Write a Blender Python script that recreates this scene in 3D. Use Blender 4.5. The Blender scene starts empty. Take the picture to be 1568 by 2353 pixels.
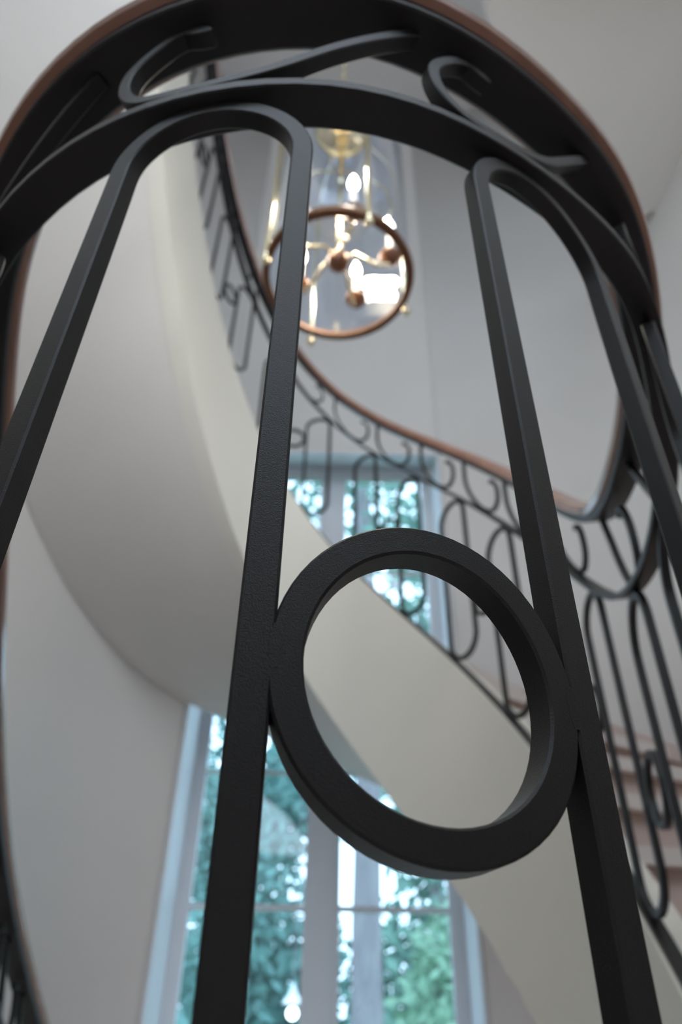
import bpy, bmesh, math, random
import numpy as np
from mathutils import Vector, Matrix

random.seed(7)
rng = np.random.default_rng(7)
scene = bpy.context.scene
COL = scene.collection

# ------------------------------------------------------------------ camera
F_PX, PITCH, ROLL = 1722.06, 0.66544, 0.019293
cam_data = bpy.data.cameras.new('camera')
cam_data.sensor_fit = 'VERTICAL'
cam_data.sensor_height = 36.0
cam_data.sensor_width = 24.0
cam_data.lens = 36.0 * F_PX / 2353.0
cam_data.clip_start = 0.01
cam_data.clip_end = 200
cam = bpy.data.objects.new('camera', cam_data)
COL.objects.link(cam)
_c, _s = math.cos(PITCH), math.sin(PITCH)
_fw = Vector((0, _c, _s)); _up = Vector((0, -_s, _c)); _rt = Vector((1, 0, 0))
_r = _rt * math.cos(ROLL) + _up * math.sin(ROLL)
_u = _up * math.cos(ROLL) - _rt * math.sin(ROLL)
cam.matrix_world = Matrix(((_r.x, _u.x, -_fw.x, 0), (_r.y, _u.y, -_fw.y, 0), (_r.z, _u.z, -_fw.z, 0), (0, 0, 0, 1)))
cam_data.dof.use_dof = True
cam_data.dof.focus_distance = 0.31
cam_data.dof.aperture_fstop = 8.0
scene.camera = cam

# ------------------------------------------------------------------ light
world = bpy.data.worlds.new('world'); scene.world = world
world.use_nodes = True
_bg = world.node_tree.nodes['Background']
_bg.inputs['Color'].default_value = (0.755, 0.87, 1.0, 1)
_bg.inputs['Strength'].default_value = 4.8

vs = scene.view_settings
vs.view_transform = 'Standard'; vs.look = 'None'
vs.exposure = -0.10; vs.gamma = 1.0; vs.use_curve_mapping = False

# ------------------------------------------------------------------ materials
def mat(name, color, rough=0.5, spec=0.5, metal=0.0, coat=0.0, noise=None, bump=None, emit=None):
    m = bpy.data.materials.new(name); m.use_nodes = True
    nt = m.node_tree; b = nt.nodes['Principled BSDF']
    b.inputs['Base Color'].default_value = (*color, 1)
    b.inputs['Roughness'].default_value = rough
    b.inputs['Specular IOR Level'].default_value = spec
    b.inputs['Metallic'].default_value = metal
    b.inputs['Coat Weight'].default_value = coat
    b.inputs['Coat Roughness'].default_value = 0.12
    tc = nt.nodes.new('ShaderNodeTexCoord')
    if noise:
        color2, scale, stretch = noise
        mp = nt.nodes.new('ShaderNodeMapping'); mp.inputs['Scale'].default_value = stretch
        nz = nt.nodes.new('ShaderNodeTexNoise'); nz.inputs['Scale'].default_value = scale; nz.inputs['Detail'].default_value = 5
        rp = nt.nodes.new('ShaderNodeValToRGB')
        rp.color_ramp.elements[0].position = 0.3; rp.color_ramp.elements[1].position = 0.7
        rp.color_ramp.elements[0].color = (*color, 1); rp.color_ramp.elements[1].color = (*color2, 1)
        nt.links.new(tc.outputs['Object'], mp.inputs['Vector']); nt.links.new(mp.outputs['Vector'], nz.inputs['Vector'])
        nt.links.new(nz.outputs['Fac'], rp.inputs['Fac']); nt.links.new(rp.outputs['Color'], b.inputs['Base Color'])
    if bump:
        scale, strength, dist = bump
        nz = nt.nodes.new('ShaderNodeTexNoise'); nz.inputs['Scale'].default_value = scale; nz.inputs['Detail'].default_value = 3
        bp = nt.nodes.new('ShaderNodeBump'); bp.inputs['Strength'].default_value = strength; bp.inputs['Distance'].default_value = dist
        nt.links.new(tc.outputs['Object'], nz.inputs['Vector']); nt.links.new(nz.outputs['Fac'], bp.inputs['Height'])
        nt.links.new(bp.outputs['Normal'], b.inputs['Normal'])
    if emit:
        b.inputs['Emission Color'].default_value = (*emit[0], 1); b.inputs['Emission Strength'].default_value = emit[1]
    return m

def glass_mat(name, tint, refl=0.5):
    m = bpy.data.materials.new(name); m.use_nodes = True
    nt = m.node_tree; nt.nodes.clear()
    out = nt.nodes.new('ShaderNodeOutputMaterial')
    mix = nt.nodes.new('ShaderNodeMixShader'); tr = nt.nodes.new('ShaderNodeBsdfTransparent'); gl = nt.nodes.new('ShaderNodeBsdfGlossy')
    lw = nt.nodes.new('ShaderNodeLayerWeight'); lw.inputs['Blend'].default_value = 0.5
    pw = nt.nodes.new('ShaderNodeMath'); pw.operation = 'POWER'; pw.inputs[1].default_value = 2.8
    fr = nt.nodes.new('ShaderNodeMath'); fr.operation = 'MULTIPLY_ADD'; fr.inputs[1].default_value = 0.85; fr.inputs[2].default_value = 0.07
    nt.links.new(lw.outputs['Facing'], pw.inputs[0]); nt.links.new(pw.outputs[0], fr.inputs[0])
    tr.inputs['Color'].default_value = (*tint, 1); gl.inputs['Roughness'].default_value = 0.02
    gl.inputs['Color'].default_value = (refl, refl, refl, 1)
    nt.links.new(fr.outputs[0], mix.inputs['Fac']); nt.links.new(tr.outputs['BSDF'], mix.inputs[1]); nt.links.new(gl.outputs['BSDF'], mix.inputs[2])
    nt.links.new(mix.outputs['Shader'], out.inputs['Surface'])
    return m

M_WALL = mat('wall_paint', (0.69, 0.66, 0.63), 0.85, 0.2, noise=((0.72, 0.69, 0.66), 1.5, (1, 1, 1)))
M_STRING = mat('string_warm_lit', (0.70, 0.675, 0.60), 0.7, 0.3, noise=((0.73, 0.70, 0.63), 2.0, (1, 1, 1)))  # same paint as the walls, with the lantern's warm light put into the colour
M_TRIM = mat('white_trim_paint', (0.74, 0.76, 0.80), 0.45, 0.4)
M_IRON = mat('black_iron_paint', (0.0105, 0.0100, 0.0108), 0.40, 0.42, bump=(1900, 0.40, 0.0006))
M_WOOD = mat('polished_mahogany', (0.26, 0.115, 0.07), 0.35, 0.5, coat=0.8, noise=((0.38, 0.19, 0.125), 6, (1, 1, 9)))
M_TREAD = mat('tread_stone', (0.52, 0.42, 0.375), 0.5, 0.4, noise=((0.60, 0.49, 0.44), 5, (1, 1, 1)))
M_RISER = mat('riser_paint', (0.58, 0.46, 0.41), 0.6, 0.3)
M_NOSING = mat('nosing_paint', (0.66, 0.60, 0.56), 0.5, 0.3)
M_BRASS = mat('polished_brass', (0.86, 0.76, 0.52), 0.2, 0.5, metal=1.0)
M_BRONZE = mat('aged_bronze', (0.20, 0.095, 0.05), 0.35, 0.5, metal=0.6)
M_CANDLE = mat('candle_sleeve', (0.85, 0.83, 0.75), 0.5, 0.3)
M_BULB = mat('lit_bulb', (1, 0.95, 0.85), 0.3, 0.3, emit=((1.0, 0.93, 0.82), 25.0))
M_GBULB = mat('lit_globe', (1, 0.95, 0.9), 0.3, 0.3, emit=((1.0, 0.93, 0.85), 8.0))
M_GLASS = glass_mat('lantern_glass', (0.80, 0.88, 1.0), 1.0)  # blue tint stands in for sky reflected in the jar
M_PANE = glass_mat('window_glass', (0.84, 0.95, 1.0), 0.6)
M_LEAF = [mat('leaf_green', (0.17, 0.31, 0.26), 0.6, 0.3), mat('leaf_pale', (0.25, 0.42, 0.30), 0.6, 0.3), mat('leaf_dark', (0.13, 0.27, 0.25), 0.6, 0.3)]
M_BARK = mat('bark', (0.16, 0.15, 0.16), 0.9, 0.2, noise=((0.24, 0.23, 0.24), 12, (1, 1, .2)))
M_GROUND = mat('ground_grass', (0.06, 0.12, 0.06), 0.9, 0.1, noise=((0.10, 0.16, 0.08), 3, (1, 1, 1)))
M_SHADE = mat('enamel_shade', (0.7, 0.75, 0.8), 0.4, 0.4)

# ------------------------------------------------------------------ object helpers
def tag(o, label=None, cat=None, group=None, kind=None):
    if label: o['label'] = label
    if cat: o['category'] = cat
    if group: o['group'] = group
    if kind: o['kind'] = kind
    return o

def empty(name, loc=(0, 0, 0)):
    o = bpy.data.objects.new(name, None); o.location = loc; o.empty_display_size = 0.1
    COL.objects.link(o); return o

def mesh_obj(name, verts, faces, material, parent=None, smooth=False, angle=None):
    me = bpy.data.meshes.new(name)
    me.from_pydata([tuple(map(float, v)) for v in verts], [], faces)
    me.materials.append(material)
    bm = bmesh.new(); bm.from_mesh(me)
    bmesh.ops.recalc_face_normals(bm, faces=bm.faces)
    bm.to_mesh(me); bm.free()
    if smooth:
        me.polygons.foreach_set('use_smooth', [True] * len(me.polygons))
        if angle is not None:
            try: me.set_sharp_from_angle(angle=angle)
            except Exception: pass
    o = bpy.data.objects.new(name, me); COL.objects.link(o)
    if parent is not None:
        o.parent = parent
        o.matrix_parent_inverse = Matrix.Translation(-Vector(parent.location)) if parent.type == 'EMPTY' and parent.parent is None else Matrix.Identity(4)
    return o

class MB:
    def __init__(s): s.v = []; s.f = []
    def add(s, v, f):
        n = len(s.v); s.v += [tuple(map(float, p)) for p in v]; s.f += [tuple(i + n for i in q) for q in f]
    def box(s, x0, x1, y0, y1, z0, z1):
        s.add([(x0, y0, z0), (x1, y0, z0), (x1, y1, z0), (x0, y1, z0), (x0, y0, z1), (x1, y0, z1), (x1, y1, z1), (x0, y1, z1)],
              [(0, 3, 2, 1), (4, 5, 6, 7), (0, 1, 5, 4), (1, 2, 6, 5), (2, 3, 7, 6), (3, 0, 4, 7)])
    def lathe(s, prof, c=(0, 0, 0), n=24, cap=False):
        v = []; f = []
        for r, z in prof:
            for i in range(n):
                a = 2 * math.pi * i / n
                v.append((c[0] + r * math.cos(a), c[1] + r * math.sin(a), c[2] + z))
        for j in range(len(prof) - 1):
            for i in range(n):
                f.append((j * n + i, j * n + (i + 1) % n, (j + 1) * n + (i + 1) % n, (j + 1) * n + i))
        if cap:
            f.append(tuple(range(n))[::-1]); f.append(tuple((len(prof) - 1) * n + i for i in range(n)))
        s.add(v, f)
    def tube(s, pts, r, n=8, closed=False):
        pts = [Vector(p) for p in pts]; m = len(pts)
        rs = r if isinstance(r, (list, tuple)) else [r] * m
        v = []; f = []; ref = None
        for i, p in enumerate(pts):
            a = pts[(i - 1) % m] if (closed or i > 0) else p
            b = pts[(i + 1) % m] if (closed or i < m - 1) else p
            t = (b - a).normalized()
            if ref is None:
                ref = t.orthogonal().normalized()
            ref = (ref - t * ref.dot(t)).normalized(); w = t.cross(ref)
            for k in range(n):
                q = 2 * math.pi * k / n
                v.append(p + (ref * math.cos(q) + w * math.sin(q)) * rs[i])
        for i in range(m if closed else m - 1):
            for k in range(n):
                i2 = (i + 1) % m
                f.append((i * n + k, i * n + (k + 1) % n, i2 * n + (k + 1) % n, i2 * n + k))
        if not closed:
            f.append(tuple(range(n))[::-1]); f.append(tuple((m - 1) * n + k for k in range(n)))
        s.add(v, f)
    def build(s, name, material, parent=None, smooth=False, angle=None):
        return mesh_obj(name, s.v, s.f, material, parent, smooth, angle)

# ------------------------------------------------------------------ the railing line (plan + height of handrail underside)
CTRL = [(-0.79, 3.45, -0.28), (-0.7793, 2.8749, -0.0724), (-0.7516, 2.2647, 0.1434), (-0.6964, 1.7381, 0.3196), (-0.6132, 1.2959, 0.4578), (-0.5127, 0.9357, 0.5598), (-0.4238, 0.6488, 0.621), (-0.3512, 0.433, 0.6453), (-0.2505, 0.2989, 0.6551), (-0.1277, 0.2337, 0.6643), (0.0035, 0.2292, 0.6814), (0.1092, 0.2781, 0.7012), (0.2029, 0.3538, 0.741), (0.2893, 0.4405, 0.7853), (0.3677, 0.5773, 0.7986), (0.4381, 0.7664, 0.8039), (0.4863, 1.0025, 0.844), (0.5439, 1.2484, 0.9497), (0.5748, 1.4835, 1.1592), (0.5517, 1.7306, 1.449), (0.4748, 1.9964, 1.7816), (0.3381, 2.2618, 2.124), (0.1447, 2.4853, 2.4634), (-0.08, 2.6153, 2.8093), (-0.307, 2.6137, 3.1732), (-0.509, 2.4592, 3.5628), (-0.6647, 2.1439, 3.9814), (-0.7536, 1.665, 4.4319), (-0.7725, 1.0224, 4.9143)]
NSEG0 = len(CTRL) - 4
CTRL += [(-0.66, 0.45, 5.20), (-0.42, 0.12, 5.33), (-0.05, 0.02, 5.38), (0.28, 0.12, 5.40), (0.50, 0.42, 5.40), (0.58, 0.80, 5.40), (0.60, 1.15, 5.40)]
_M = np.array([[-1, 3, -3, 1], [3, -6, 3, 0], [-3, 0, 3, 0], [1, 4, 1, 0]]) / 6
_C = np.array(CTRL); MS = 48
_t = np.linspace(0, 1, MS, endpoint=False)
_T = np.stack([_t ** 3, _t ** 2, _t, np.ones_like(_t)], 1); _D = np.stack([3 * _t ** 2, 2 * _t, np.ones_like(_t), 0 * _t], 1)
PX = np.concatenate([_T @ _M @ _C[i:i + 4] for i in range(len(_C) - 3)])
DX = np.concatenate([_D @ _M @ _C[i:i + 4] for i in range(len(_C) - 3)])
_l = np.linalg.norm(DX[:, :2], axis=1)
TX = DX[:, :2] / _l[:, None]
SLOPE = DX[:, 2] / _l
SS = np.r_[0, np.cumsum(np.linalg.norm(np.diff(PX[:, :2], axis=0), axis=1))]
SS = SS - SS[MS]
UU = (np.arange(len(PX)) - MS) / (NSEG0 * MS)
S_BEG, S_END = SS[0], SS[-1]
HT, HBN, HBF, LR, HF = 0.011, 0.127, 0.179, 0.90, 0.734

def at(s):
    p = np.array([np.interp(s, SS, PX[:, k]) for k in range(3)])
    t = np.array([np.interp(s, SS, TX[:, 0]), np.interp(s, SS, TX[:, 1])]); t /= np.linalg.norm(t)
    return p, np.array([t[0], t[1], 0.0]), np.array([-t[1], t[0], 0.0])
def slope(s): return float(np.interp(s, SS, SLOPE))
def hb(s):
    u = min(max((np.interp(s, SS, UU) - .46) / .10, 0), 1); u = u * u * (3 - 2 * u)
    return HBN + (HBF - HBN) * u
def zh(s): return float(np.interp(s, SS, PX[:, 2]))

# ------------------------------------------------------------------ the room shell
WC = (-0.10, 1.30); WY = 3.64
def wall_pt(a):
    c, s = math.cos(a), math.sin(a)
    wa, e = (1.98, 0.62) if c > 0 else (1.52, 0.85)
    wb = 2.42 if c > 0 else 2.62
    x = WC[0] + wa * math.copysign(abs(c) ** e, c); y = WC[1] + (2.42 + (wb - 2.42) * abs(c) ** .5) * math.copysign(abs(s) ** e, s)
    d = (WY - y) / .05
    y = WY - .05 * (math.log1p(math.exp(d)) if d < 30 else d)      # eases into the flat stretch with the window
    return (x, y)
def _even():
    P = np.array([wall_pt(2 * math.pi * i / 7200) for i in range(7201)])
    d = np.r_[0, np.cumsum(np.linalg.norm(np.diff(P, axis=0), axis=1))]
    q = np.linspace(0, d[-1], 361)[:-1]
    return [(float(np.interp(v, d, P[:, 0])), float(np.interp(v, d, P[:, 1]))) for v in q]
WPTS = _even()
_W = np.array(WPTS + WPTS[:1])
def outer(s):
    """point where the line square to the railing meets the room wall"""
    p, t, n = at(s); d = -n[:2]; A = _W[:-1]; E = _W[1:] - _W[:-1]
    det = d[0] * (-E[:, 1]) + d[1] * E[:, 0]
    det = np.where(np.abs(det) < 1e-9, 1e-9, det)
    r = A - p[:2]
    tt = (r[:, 0] * (-E[:, 1]) + r[:, 1] * E[:, 0]) / det
    uu = (d[0] * r[:, 1] - d[1] * r[:, 0]) / det
    ok = (tt > 0.05) & (uu >= -1e-6) & (uu <= 1 + 1e-6)
    w = tt[ok].min() if ok.any() else 1.3
    return min(w, 2.2)

ZLOW, ZTOP = -3.0, 8.0
# window opening in the back wall
WX0, WX1, WZ0, WZ1 = -0.765, 0.630, -0.75, 3.345
FX0, FX1 = -.765, 0.630          # the flat stretch of the back wall
def wall_strip(name, pts, ztop=None, zlow=None):
    ZT = ztop or ZTOP; ZB = zlow if zlow is not None else ZLOW
    mb = MB()
    for (x0, y0), (x1, y1) in zip(pts[:-1], pts[1:]):
        mb.add([(x0, y0, ZB), (x1, y1, ZB), (x1, y1, ZT), (x0, y0, ZT)], [(0, 1, 2, 3)])
    # weld
    o = mb.build(name, M_WALL, smooth=True)
    bm = bmesh.new(); bm.from_mesh(o.data); bmesh.ops.remove_doubles(bm, verts=bm.verts, dist=1e-4)
    bmesh.ops.recalc_face_normals(bm, faces=bm.faces); bm.to_mesh(o.data); bm.free()
    sol = o.modifiers.new('thickness', 'SOLIDIFY'); sol.thickness = 0.2
    cx = np.mean([p[0] for p in pts]); cy = np.mean([p[1] for p in pts])
    # push the thickness outwards, away from the room
    pn = o.data.polygons[len(o.data.polygons) // 2]
    inward = (WC[0] - pn.center.x) * pn.normal.x + (WC[1] - pn.center.y) * pn.normal.y
    sol.offset = -1.0 if inward > 0 else 1.0
    return o
rp = [p for p in WPTS if p[1] < -.9 and p[0] > .2] + [p for p in WPTS if p[0] > FX1 and -.9 <= p[1]]
rp = [p for p in sorted([p for p in WPTS if p[0] > FX1 and p[1] > -.75], key=lambda p: math.atan2(p[1] - WC[1], p[0] - WC[0]))] + [(FX1, WY - .012)]
lp = [(FX0, WY - .012)] + sorted([p for p in WPTS if p[0] < FX0 and p[1] > -.75], key=lambda p: math.atan2(p[1] - WC[1], p[0] - WC[0]) % (2 * math.pi))
fp = sorted([p for p in WPTS if p[1] < -.7], key=lambda p: p[0])
wr = tag(wall_strip('wall_right', rp), 'pale grey curved plaster wall right of the stair', kind='structure')
wl = tag(wall_strip('wall_left', lp), 'pale grey curved plaster wall left of the tall window', kind='structure')
tag(wall_strip('light_block_wall', fp, 2.2, -.35), 'unseen pale wall added behind the viewer to hold back daylight', kind='structure')  # added out of view: keeps sky light off the iron, open above and below
tag(wall_strip('light_block_wall_upper', fp, ZTOP, 6.1), 'unseen pale wall added above a gap that lets daylight in', kind='structure')  # added out of view to set how much sky light enters from above
mb = MB(); YB = WY - .012
mb.box(WX0, WX1, YB, WY + .42, ZLOW, WZ0)
mb.box(WX0, WX1, YB, WY + .42, WZ1 + .3, ZTOP)
mb.add([(WX0, YB, WZ1), (WX1, YB, WZ1), (WX1, WY + .42, 3.58), (WX0, WY + .42, 3.58), (WX0, YB, WZ1 + .3), (WX1, YB, WZ1 + .3), (WX1, WY + .42, WZ1 + .3), (WX0, WY + .42, WZ1 + .3)], [(0, 3, 2, 1), (4, 5, 6, 7), (0, 1, 5, 4), (1, 2, 6, 5), (2, 3, 7, 6), (3, 0, 4, 7)])
mb.box(WX0 - .25, WX0, WY + .19, WY + .42, ZLOW, ZTOP); mb.box(WX1, WX1 + .25, WY + .19, WY + .42, ZLOW, ZTOP)
tag(mb.build('wall_back', M_WALL), 'pale plaster wall around the tall window', kind='structure')
mb = MB(); mb.box(-2.4, 2.2, -1.6, 4.0, ZTOP, ZTOP + .1)
tag(mb.build('ceiling', M_WALL), 'pale ceiling at the top of the stairwell', kind='structure')
mb = MB(); mb.box(-2.4, 2.2, -3.0, 4.0, ZLOW - .1, ZLOW)
tag(mb.build('floor', M_TREAD), 'pale stone floor at the foot of the stairwell', kind='structure')

# upper landing slab on the right
ZL = 4.18
edge = [(0.66, -1.4), (0.66, 0.6), (0.66, 1.37), (1.62, 2.55)] + [(p[0] , p[1]) for p in WPTS[0:40][::-4] if p[1] < 2.5] + [(1.87, -1.4)]
n = len(edge)
v = [(x, y, ZL) for x, y in edge] + [(x, y, ZL + .32) for x, y in edge]
f = [tuple(range(n)), tuple(range(n, 2 * n))] + [(i, (i + 1) % n, n + (i + 1) % n, n + i) for i in range(n)]
tag(mesh_obj('ceiling_landing', v, f, M_WALL), 'pale underside of the upper landing', kind='structure')

# ------------------------------------------------------------------ window
def window():
    w = empty('window_1', (-.065, WY, WZ0)); tag(w, 'tall white double window behind the stair looking onto trees', kind='structure')
    y0, y1 = WY + .34, WY + .40; FT = 3.55
    for nm, q in (('jamb', (WX0, WX0 + .012)), ('jamb', (WX1 - .012, WX1))):
        mb = MB(); mb.box(q[0], q[1], WY - .018, y0, WZ0, 3.345); mb.build(nm, M_TRIM, w)
    mb = MB(); mb.add([(WX0, WY - .018, 3.33), (WX1, WY - .018, 3.33), (WX1, y0, 3.53), (WX0, y0, 3.53), (WX0, WY - .018, 3.345), (WX1, WY - .018, 3.345), (WX1, y0, 3.55), (WX0, y0, 3.55)],
        [(0, 3, 2, 1), (4, 5, 6, 7), (0, 1, 5, 4), (1, 2, 6, 5), (2, 3, 7, 6), (3, 0, 4, 7)]); mb.build('head_lining', M_TRIM, w)
    mb = MB(); mb.box(WX0 + .012, WX1 - .012, WY - .03, y0, WZ0, WZ0 + .035); mb.build('window_sill', M_TRIM, w)
    a0, b0 = WX0 + .012, WX1 - .012
    mb = MB(); mb.box(a0, a0 + .03, y0, y1, WZ0, FT); mb.box(b0 - .03, b0, y0, y1, WZ0, FT); mb.box(a0 + .03, b0 - .03, y0, y1, 3.46, FT); mb.box(a0 + .03, b0 - .03, y0, y1, WZ0, WZ0 + .08)
    mb.build('frame', M_TRIM, w)
    mb = MB(); mb.box(-.108, -.004, y0 - .015, y1, WZ0 + .08, 3.46); mb.build('mullion', M_TRIM, w)
    for a, b in ((a0 + .03, -.108), (-.004, b0 - .03)):
        sash = MB(); q = .034; ya, yb = y0 + .01, y1 - .01
        zt = 3.46; zb = WZ0 + .08
        sash.box(a, a + q, ya, yb, zb, zt); sash.box(b - q, b, ya, yb, zb, zt); sash.box(a + q, b - q, ya, yb, zt - q, zt); sash.box(a + q, b - q, ya, yb, zb, zb + q)
        so = sash.build('sash', M_TRIM, w)
        zs = [zb + q, .08, .722, 1.365, 2.01, 2.65, zt - q]
        for z in zs[1:-1]:
            m = MB(); t = .013 if z < .9 else .008
            m.box(a + q, b - q, ya + .008, yb - .008, z - t, z + t)
            m.build('glazing_bar', M_TRIM, so)
        for za, zc in zip(zs[:-1], zs[1:]):
            m = MB(); m.box(a + q, b - q, ya + .018, ya + .022, za, zc)
            m.build('pane', M_PANE, so)
    return w
window()

# ------------------------------------------------------------------ stair: string, soffit, treads, risers
def srange(a, b, ds=.04):
    k = max(2, int(math.ceil((b - a) / ds)) + 1); return np.linspace(a, b, k)
def sweep_profile(name, prof, material, parent, a=None, b=None, ds=.025, zfun=None, comp=True, smooth=True):
    """prof: list of (offset towards the well, height above handrail underside + zfun); closed polygon"""
    a = S_BEG if a is None else a; b = S_END if b is None else b; ss = srange(a, b, ds); m = len(prof); v = []; f = []
    for s in ss:
        p, t, nn = at(s); k = min(1.6, math.sqrt(1 + slope(s) ** 2)) if comp else 1.0
        z0 = zfun(s) if zfun else 0.0
        for (o, h) in prof: v.append(p + nn * o + np.array([0, 0, z0 + h * k]))
    for i in range(len(ss) - 1):
        for j in range(m):
            j2 = (j + 1) % m; f.append((i * m + j, i * m + j2, (i + 1) * m + j2, (i + 1) * m + j))
    f.append(tuple(range(m))); f.append(tuple((len(ss) - 1) * m + j for j in range(m)))
    return mesh_obj(name, v, f, material, parent, smooth, math.radians(35))

stair = empty('staircase', (0.5, 1.2, ZLOW))
tag(stair, 'winding staircase with pale plastered string and smooth curved underside', 'staircase')
sweep_profile('string', [(.020, -LR - .013), (-.055, -LR - .013), (-.055, -LR - HF), (.020, -LR - HF)], M_STRING, stair, comp=False)
# soffit: a smooth helicoid from the string to the wall, with a little thickness
ss = srange(S_BEG, S_END, .04); v = []; f = []; K = 7
for s in ss:
    p, t, nn = at(s); w = outer(s); z = zh(s) - LR - HF + .004
    for j in range(K):
        o = .015 - (w - .004 + .015) * j / (K - 1)
        q = p + nn * o; v.append((q[0], q[1], z))
    for j in range(K):
        o = .015 - (w - .004 + .015) * j / (K - 1)
        q = p + nn * o; v.append((q[0], q[1], z + .06))
for i in range(len(ss) - 1):
    for j in range(K - 1):
        a = i * 2 * K + j; b = (i + 1) * 2 * K + j
        f.append((a, a + 1, b + 1, b)); f.append((a + K, b + K, b + K + 1, a + K + 1))
o = mesh_obj('soffit', v, f, M_WALL, stair, True, math.radians(40))
# steps
RISE = 0.168
ztread = lambda s: zh(s) - LR - .10
dense = np.linspace(S_BEG, S_END, 4000); zt_d = np.array([ztread(s) for s in dense])
zt_d = np.maximum.accumulate(zt_d)
lev = zt_d[0]; starts = [float(S_BEG)]; levels = [lev]
while True:
    lev += RISE
    if lev > zt_d[-1]: break
    starts.append(float(dense[np.searchsorted(zt_d, lev)])); levels.append(lev)
starts.append(S_END)
for i in range(len(levels)):
    a, b, z = starts[i], starts[i + 1], levels[i]
    ks = srange(max(S_BEG, a - .022), b + .003, .08); v = []; f = []
    for s in ks:
        p, t, nn = at(min(s, S_END)); w = outer(min(s, S_END))
        for o, zz in ((-.05, z), (-w + .004, z), (-w + .004, z - .035), (-.05, z - .035)):
            q = p + nn * o; v.append((q[0], q[1], zz))
    for k in range(len(ks) - 1):
        for j in range(4): f.append((k * 4 + j, k * 4 + (j + 1) % 4, k * 4 + 4 + (j + 1) % 4, k * 4 + 4 + j))
    f.append((0, 1, 2, 3)); f.append(tuple(len(ks) * 4 - 4 + j for j in range(4)))
    mesh_obj('tread', v, f, M_TREAD, stair)
    # pale nosing strip along the front edge and the riser below it
    p, t, nn = at(a); w = outer(a)
    A = p - nn * .052; B = p - nn * (w - .004)
    for nm, d0, d1, z0, z1, mm in (('riser', 0.0, .018, z - RISE + .0, z - .034, M_RISER), ('nosing', -.034, -.020, z - .036, z + .002, M_NOSING)):
        v = []
        for e in (A, B):
            for d in (d0, d1):
                for zz in (z0, z1): v.append((e[0] + t[0] * d, e[1] + t[1] * d, zz))
        mesh_obj(nm, v, [(0, 1, 3, 2), (4, 6, 7, 5), (0, 4, 5, 1), (2, 3, 7, 6), (0, 2, 6, 4), (1, 5, 7, 3)], mm, stair)

# ------------------------------------------------------------------ iron railing
rail = empty('stair_railing', (-.05, .23, -.25))
tag(rail, 'black wrought iron stair railing with loops, rings and scrolls under a wooden handrail', 'railing')
wood = [(-.030, .014), (-.036, .017), (-.038, .023), (-.034, .027), (-.036, .032), (-.030, .040), (-.016, .044), (.004, .044), (.017, .040), (.022, .032), (.020, .027), (.024, .023), (.022, .017), (.017, .014)]
hr = sweep_profile('handrail', wood, M_WOOD, rail, ds=.02); tag(hr, 'polished mahogany handrail')
core = sweep_profile('handrail_core', [(-.027, 0), (-.029, .002), (-.029, .014), (.016, .014), (.016, .002), (.014, 0)], M_IRON, hr, ds=.02)
core.matrix_parent_inverse = Matrix.Identity(4)
hr.matrix_parent_inverse = Matrix.Translation(-Vector(rail.location))
core.matrix_parent_inverse = Matrix.Identity(4)
def chprof(o0, o1, h0, h1, c=.0012):
    return [(o0, h0 + c), (o0, h1 - c), (o0 + c, h1), (o1 - c, h1), (o1, h1 - c), (o1, h0 + c), (o1 - c, h0), (o0 + c, h0)]
sweep_profile('upper_rail', chprof(-.0142, .0150, -HT, 0), M_IRON, rail, ds=.02, zfun=lambda s: -hb(s), smooth=False)
sweep_profile('bottom_rail', chprof(-.0130, .0130, -.013, 0), M_IRON, rail, ds=.025, zfun=lambda s: -LR, smooth=False)

def flatbar(name, path, width, d0, d1, parent, closed=False, c=.0010):
    """path: (s, z) points on the railing surface; width in the surface, depth from d0 to d1 across it"""
    m = len(path); P = []; Nn = []
    for s, z in path:
        s = min(max(s, S_BEG), S_END); p, t, nn = at(s); P.append(np.array([p[0], p[1], z])); Nn.append(nn)
    v = []; f = []
    for i in range(m):
        a = P[(i - 1) % m] if (closed or i > 0) else P[i]; b = P[(i + 1) % m] if (closed or i < m - 1) else P[i]
        T = b - a; T /= np.linalg.norm(T); N = Nn[i] - T * np.dot(Nn[i], T); N /= np.linalg.norm(N)
        B = np.cross(T, N); w = (width[i] if isinstance(width, (list, tuple)) else width) / 2
        cc = min(c, w * .4)
        for x, y in ((-w, d0 + cc), (-w, d1 - cc), (-w + cc, d1), (w - cc, d1), (w, d1 - cc), (w, d0 + cc), (w - cc, d0), (-w + cc, d0)):
            v.append(P[i] + B * x + N * y)
    for i in range(m if closed else m - 1):
        i2 = (i + 1) % m
        for j in range(8): f.append((i * 8 + j, i * 8 + (j + 1) % 8, i2 * 8 + (j + 1) % 8, i2 * 8 + j))
    if not closed:
        f.append(tuple(range(8))); f.append(tuple((m - 1) * 8 + j for j in range(8)))
    return mesh_obj(name, v, f, M_IRON, parent, True, math.radians(30))

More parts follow.
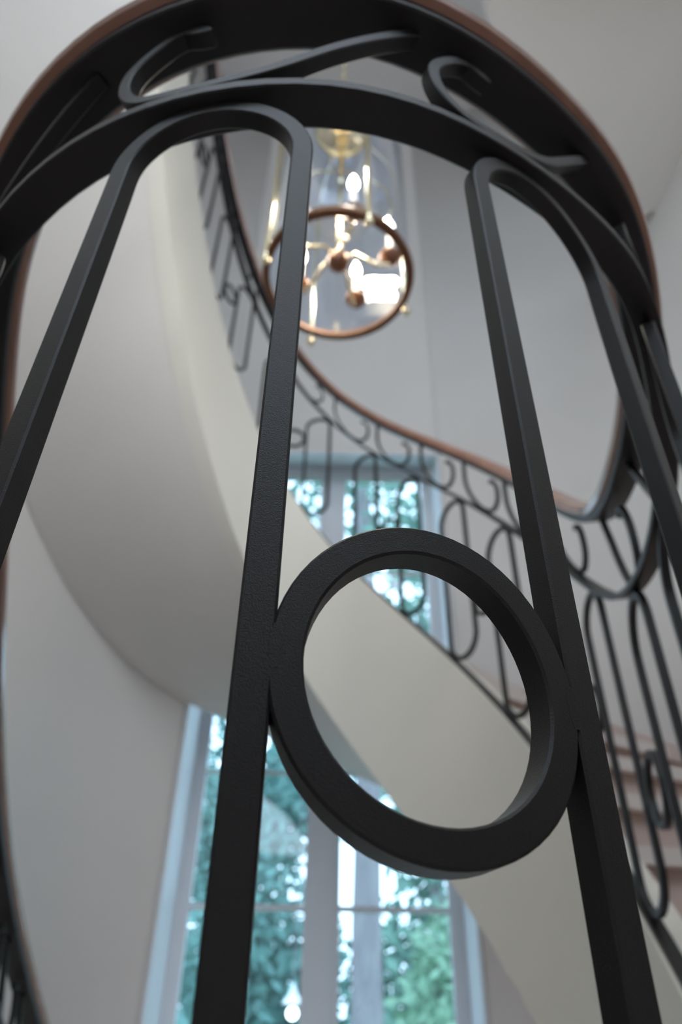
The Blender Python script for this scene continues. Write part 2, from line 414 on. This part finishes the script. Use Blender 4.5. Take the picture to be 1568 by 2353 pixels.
KNOWN = {-2: 2.047, -1: 2.173, 0: 2.2900, 1: 2.4170, 2: 2.550, 7: 3.319, 8: 3.474, 9: 3.656, 10: 3.786, 13: 4.127, 14: 4.266, 15: 4.374, 16: 4.509, 19: 4.858, 20: 4.970, 21: 5.104, 22: 5.219}
_k = sorted(KNOWN); _v = [KNOWN[k] for k in _k]
def sb(k):
    if k < _k[0]: return _v[0] + (k - _k[0]) * .123
    if k > _k[-1]: return _v[-1] + (k - _k[-1]) * .120
    return float(np.interp(k, _k, _v))
BW, BD0, BD1 = .0135, -.0066, .0062
def zsub(s): return zh(s) - hb(s) - HT * min(1.6, math.sqrt(1 + slope(s) ** 2))
k = -21
RINGS = {-20, -16, -12, -8, -4, 0, 4, 8, 10, 14, 18, 22, 26, 30, 34, 38, 42}
while True:
    s0, s1 = sb(k), sb(k + 1)
    if s1 > S_END - .05: break
    if s0 > S_BEG + .05:
        sc, r = (s0 + s1) / 2, (s1 - s0) / 2
        mt = (zsub(sc + r) - zsub(sc - r)) / (2 * r); kk = math.sqrt(1 + mt * mt)
        zt = zsub(sc) - (BW / 2) * kk - r * kk + .001
        mb_ = (zh(sc + r) - zh(sc - r)) / (2 * r); kb = math.sqrt(1 + mb_ * mb_)
        zb = zh(sc) - LR + (BW / 2) * kb + r * kb - .001
        path = [(s0, z) for z in np.linspace(zb, zt, 6)]
        path += [(sc - r * math.cos(q), zt + r * math.sin(q)) for q in np.linspace(0, math.pi, 26)[1:-1]]
        path += [(s1, z) for z in np.linspace(zt, zb, 6)]
        path += [(sc + r * math.cos(q), zb - r * math.sin(q)) for q in np.linspace(0, math.pi, 26)[1:-1]]
        flatbar('loop', path, BW, BD0, BD1, rail, closed=True)
        # scroll in the frieze above
        g = min(max((abs(slope(sc)) - .3) / .6, 0), 1)          # 0 on the level, 1 on the slope
        near = [(1.08, 0), (.86, -.37), (.75, -.55), (.59, -.80), (.44, -.93), (.27, -.965), (.11, -.92), (.02, -.72), (.0, -.45), (.07, -.24), (.18, -.09), (.30, -.18)]
        far = [(1.0, 0.0), (1.01, -.30), (1.0, -.55), (.88, -.80), (.66, -.95), (.42, -.97), (.20, -.86), (.04, -.60), (.0, -.35), (.04, -.20), (.14, -.15), (.20, -.24)]
        pts = [((1 - g) * a[0] + g * b[0], (1 - g) * a[1] + g * b[1]) for a, b in zip(near, far)]
        # smooth the scroll line
        q = np.array(pts); qq = []
        for i in range(len(q) - 1):
            p0, p1, p2, p3 = q[max(i - 1, 0)], q[i], q[i + 1], q[min(i + 2, len(q) - 1)]
            for t in np.linspace(0, 1, 5, endpoint=False):
                qq.append(.5 * ((2 * p1) + (-p0 + p2) * t + (2 * p0 - 5 * p1 + 4 * p2 - p3) * t * t + (-p0 + 3 * p1 - 3 * p2 + p3) * t ** 3))
        qq.append(q[-1])
        o0 = {-1: -.018, 1: -.035}.get(k, -.030); off = o0 * (1 - g) + .045 * g; wd = .20 - .02 * g
        sp = [(s0 + off + wd * a, zh(s0 + off + wd * a) + b * (hb(s0 + off + wd * a) + .002)) for a, b in qq]
        if sp[0][0] < S_END - .02 and s0 > S_BEG + .1:
            ws = [.0098] * len(sp); ws[-1] = .004; ws[-2] = .009; ws[-3] = .0145; ws[-4] = .015; ws[-5] = .012
            flatbar('scroll', sp, ws, -.0142, -.0015, rail)
    if k + 1 in RINGS:
        a, b = sb(k + 1), sb(k + 2)
        if b < S_END - .05 and a > S_BEG + .05:
            sc = (a + b) / 2 - .0006; r = min((b - a) / 2 - .0110, .0535); r2 = r * 1.087; zc = zh(sc) - .570
            ring = flatbar('ring', [(sc + r * math.cos(q), zc + r2 * math.sin(q)) for q in np.linspace(0, 2 * math.pi, 64, endpoint=False)], .0126, BD0, BD1, rail, closed=True)
            for e, dz in ((-1, .004), (1, -.001)):          # welds where the ring meets its two bars
                se = (a if e < 0 else b) - e * (BW / 2 + .0002)
                wo_ = flatbar('weld', [(se, zc + dz - .0085), (se, zc + dz - .004), (se, zc + dz + .004), (se, zc + dz + .0085)], [.003, .0052, .0052, .003], BD0 - .0001, BD1, ring, c=.0003)
                wo_.matrix_parent_inverse = Matrix.Identity(4)
    k += 2

# ------------------------------------------------------------------ lantern
LX, LY, LZ, LRD = -.022, 1.30, 1.885, .212
lan = empty('hanging_lantern', (LX, LY, LZ)); tag(lan, 'brass bell jar lantern with lit candle bulbs hanging in the stairwell', 'lantern')
c = (LX, LY, LZ)
mb = MB(); mb.lathe([(LRD - .014, -.006), (LRD + .006, -.008), (LRD + .010, .004), (LRD + .006, .020), (LRD - .002, .024), (LRD - .010, .016), (LRD - .014, -.006)], c, 64)
mb.build('bottom_ring', M_BRONZE, lan, True)
mb = MB(); mb.lathe([(LRD - .004, .01), (LRD - .002, .20), (LRD - .002, .66), (LRD - .012, .73), (LRD - .045, .80), (LRD - .10, .85), (.085, .875), (.080, .92)], c, 64)
mb.build('glass_jar', M_GLASS, lan, True)
mb = MB(); mb.lathe([(.10, .915), (.105, .93), (.09, .95), (.05, .96), (.03, 1.0), (.016, 1.04), (.012, 1.06), (.0, 1.06)], c, 32); mb.build('top_cap', M_BRASS, lan, True)
ANG0 = math.radians(-68)
for i in range(4):
    a = ANG0 + i * math.pi / 2
    prof = [(LRD + .006, -.035), (LRD + .008, .0), (LRD + .006, .20), (LRD + .006, .66), (LRD - .003, .735), (LRD - .036, .81), (LRD - .09, .865), (.10, .92)]
    mb = MB(); mb.tube([(LX + r * math.cos(a), LY + r * math.sin(a), LZ + z) for r, z in prof], [.008, .008, .006, .006, .006, .006, .006, .006], 8)
    st = mb.build('strap', M_BRASS, lan, True)
    mb = MB(); q = (LX + (LRD + .008) * math.cos(a), LY + (LRD + .008) * math.sin(a), LZ)
    mb.lathe([(.0, -.052), (.010, -.047), (.014, -.036), (.010, -.026), (.006, -.02)], q, 12)
    mb.build('finial', M_BRASS, st, True).matrix_parent_inverse = Matrix.Identity(4)
    # scrolled bracket inside the glass
    pr = [(.012, .62), (.09, .60), (.150, .53), (.172, .42), (.150, .33), (.122, .34), (.132, .375)]
    if i not in (0, 2): continue
    a2 = a + math.radians(72)
    mb = MB(); mb.tube([(LX + r * math.cos(a2), LY + r * math.sin(a2), LZ + z) for r, z in pr], .006, 8); mb.build('bracket', M_BRASS, lan, True)
mb = MB(); mb.tube([(LX, LY, LZ + .06), (LX, LY, LZ + .93)], .0075, 10)
for z, r in ((.13, .014), (.33, .015), (.36, .011), (.55, .014)):
    mb.lathe([(.0075, z - r), (r, z - r * .3), (r, z + r * .3), (.0075, z + r)], c, 12)
mb.build('stem', M_BRASS, lan, True)
mb = MB(); mb.lathe([(.0, .045), (.014, .05), (.030, .07), (.034, .09), (.022, .11), (.010, .13)], c, 20); mb.build('hub', M_BRONZE, lan, True)
for i in range(5):
    a = math.radians(-75 + 72 * i); ca, sa = math.cos(a), math.sin(a)
    P = lambda r, z: (LX + r * ca, LY + r * sa, LZ + z)
    ar = MB(); ar.tube([P(.02, .10), P(.05, .125), (P(.09, .085)), P(.12, .06), P(.148, .062), P(.156, .085)], [.006, .006, .006, .006, .005, .005], 8)
    arm = ar.build('arm', M_BRASS, lan, True)
    q = P(.156, -.015)
    m = MB(); m.lathe([(.0, .082), (.012, .085), (.020, .098), (.032, .112), (.034, .119), (.016, .119), (.014, .14)], q, 20)
    m.build('candle_cup', M_BRONZE, arm, True).matrix_parent_inverse = Matrix.Identity(4)
    m = MB(); m.lathe([(.0095, .118), (.0095, .235), (.0, .236)], q, 14); m.build('candle', M_CANDLE, arm, True).matrix_parent_inverse = Matrix.Identity(4)
    m = MB(); m.lathe([(.0, .235), (.008, .238), (.015, .262), (.0155, .276), (.010, .300), (.003, .318), (.0, .320)], q, 16)
    m.build('bulb', M_BULB, arm, True).matrix_parent_inverse = Matrix.Identity(4)
    ld = bpy.data.lights.new('bulb_light', 'POINT'); ld.energy = 4.3; ld.color = (1.0, 0.86, 0.68); ld.shadow_soft_size = .02
    lo = bpy.data.objects.new('bulb_light', ld); COL.objects.link(lo); lo.location = P(.156, .33); lo.parent = lan
    lo.matrix_parent_inverse = Matrix.Translation(-Vector(lan.location))
# chain to the ceiling
mb = MB(); nl = 96; z0 = LZ + 1.06; L = (ZTOP - .03 - z0) / nl
for i in range(nl):
    zc = z0 + (i + .5) * L; pts = []
    for q in range(10):
        t = 2 * math.pi * q / 10; u_, w_ = .011 * math.cos(t), L * .72 * math.sin(t)
        pts.append((LX + (u_ if i % 2 else 0), LY + (0 if i % 2 else u_), zc + w_))
    mb.tube(pts, .0028, 5, True)
mb.build('chain', M_BRASS, lan, True)
mb = MB(); mb.lathe([(.0, -.05), (.02, -.045), (.055, -.02), (.065, 0)], (LX, LY, ZTOP), 24); mb.build('ceiling_rose', M_BRASS, lan, True)

# ------------------------------------------------------------------ garden outside the window
mb = MB(); mb.box(-30, 30, 4.2, 45, -3.3, -3.05)
tag(mb.build('ground', M_GROUND), 'green garden lawn outside the window', kind='structure')

def leaves(name, blobs, count, size, material, parent):
    v = []; f = []
    tot = sum(b[3] * b[4] * b[5] for b in blobs)
    for (cx, cy, cz, rx, ry, rz) in blobs:
        nn = max(20, int(count * rx * ry * rz / tot))
        d = rng.normal(size=(nn, 3)); d /= np.linalg.norm(d, axis=1)[:, None]; d *= (rng.random((nn, 1)) ** .45)
        p = d * np.array([rx, ry, rz]) + np.array([cx, cy, cz])
        a = rng.normal(size=(nn, 3)); a /= np.linalg.norm(a, axis=1)[:, None]
        b = np.cross(a, rng.normal(size=(nn, 3))); b /= np.linalg.norm(b, axis=1)[:, None]
        sz = size * (.6 + .8 * rng.random((nn, 1)))
        q0 = p - a * sz; q1 = p + b * sz * .45; q2 = p + a * sz; q3 = p - b * sz * .45
        base = len(v); v += list(np.stack([q0, q1, q2, q3], 1).reshape(-1, 3))
        f += [(base + 4 * i, base + 4 * i + 1, base + 4 * i + 2, base + 4 * i + 3) for i in range(nn)]
    me = bpy.data.meshes.new(name); me.from_pydata([tuple(map(float, q)) for q in v], [], f); me.materials.append(material)
    o = bpy.data.objects.new(name, me); COL.objects.link(o); o.parent = parent
    o.matrix_parent_inverse = Matrix.Translation(-Vector(parent.location)); o['kind'] = 'stuff'
    return o

def tree(name, label, x, y, h, tr, blobs, count, size, lm, branches=(), group=None):
    t = empty(name, (x, y, -3.05)); tag(t, label, 'tree', group)
    mb = MB(); k = 10
    pts = [(x + .05 * math.sin(i * 1.3) * (i / k), y + .04 * math.cos(i), -3.05 + h * i / k) for i in range(k + 1)]
    mb.tube(pts, [tr * (1.25 if i == 0 else 1.05 - .45 * i / k) for i in range(k + 1)], 14)
    mb.build('trunk', M_BARK, t, True)
    for br in branches:
        mb = MB(); mb.tube(br, [.035, .028, .02, .012][:len(br)], 8); mb.build('branch', M_BARK, t, True)
    if blobs: leaves('foliage', blobs, count, size, lm, t)
    return t
tree('tree', 'grey trunked tree close behind the right window panes', .30, 7.2, 10.5, .145,
     [(.5, 7.4, 5.9, 1.6, 1.0, .9), (-1.2, 7.6, 6.4, 1.2, .9, .8), (1.6, 7.5, 5.2, 1.0, .8, 1.0)], 1500, .09, M_LEAF[0],
     branches=[[(.28, 7.2, 4.1), (-.4, 7.1, 4.45), (-1.0, 7.1, 4.95), (-1.7, 7.2, 5.6)], [(.30, 7.2, 4.3), (.5, 7.2, 4.5), (1.0, 7.3, 5.0)], [(.28, 7.2, 3.7), (-.5, 7.15, 3.95), (-1.1, 7.2, 4.3)]])
tree('tree', 'teal green bushy tree filling the left window panes', -1.05, 9.0, 4.5, .10,
     [(-.75, 8.8, .9, 1.0, .8, 1.1), (-1.25, 9.2, 2.3, .9, .8, .9), (-.35, 9.0, 2.8, .7, .6, .6), (-.95, 8.8, -.6, 1.2, .8, .8)], 6000, .085, M_LEAF[2])
tree('tree', 'bright green leafy tree low in the right window panes', 1.45, 8.4, 3.6, .08,
     [(1.1, 8.2, .3, .7, .6, .8), (1.55, 8.5, 1.1, .8, .6, .7), (1.15, 8.3, -.7, .8, .6, .7)], 4200, .075, M_LEAF[1])
for (x, y, s_) in ((-5.3, 13.5, 1.0), (-1.75, 14.5, 1.15), (1.75, 14.0, 1.05), (5.2, 13.0, 1.0)):
    lab = {-5.3: 'dark tree far out, leftmost beyond the window', -1.75: 'tall dark tree far out behind the teal bushy tree',
           1.75: 'tall pale tree far out behind the grey trunk', 5.2: 'dark tree far out, rightmost beyond the window'}[x]
    tree('tree', lab, x, y, 11 * s_, .16,
         [(x, y, 1.0, 1.62, 1.0, 2.2), (x + .05, y, 4.4, 1.58, 1.0, 1.6), (x - .15, y, 7.2, 1.4, .9, 1.5), (x + .2, y, 10.0, 1.2, .8, 1.4)], 4600, .16, M_LEAF[0 if x == 1.75 else 2], group='trees far out in the garden')
gl = empty('garden_lamp', (-.26, 6.0, .45)); tag(gl, 'small globe lamp glowing outside low in the left pane', 'lamp')
mb = MB(); mb.lathe([(.038 * math.sin(q), -.038 * math.cos(q)) for q in np.linspace(0, math.pi, 12)], (-.26, 6.0, .45), 18); mb.build('globe', M_GBULB, gl, True)
mb = MB(); mb.lathe([(.075, .055), (.030, .11), (.014, .15), (.012, .17), (.0, .17)], (-.26, 6.0, .45), 20); mb.build('shade', M_SHADE, gl, True)
mb = MB(); mb.tube([(-.26, 6.0, .61), (-.26, 6.0, 4.7), (-.1, 6.9, 4.5)], .004, 6); mb.build('cord', M_BARK, gl)
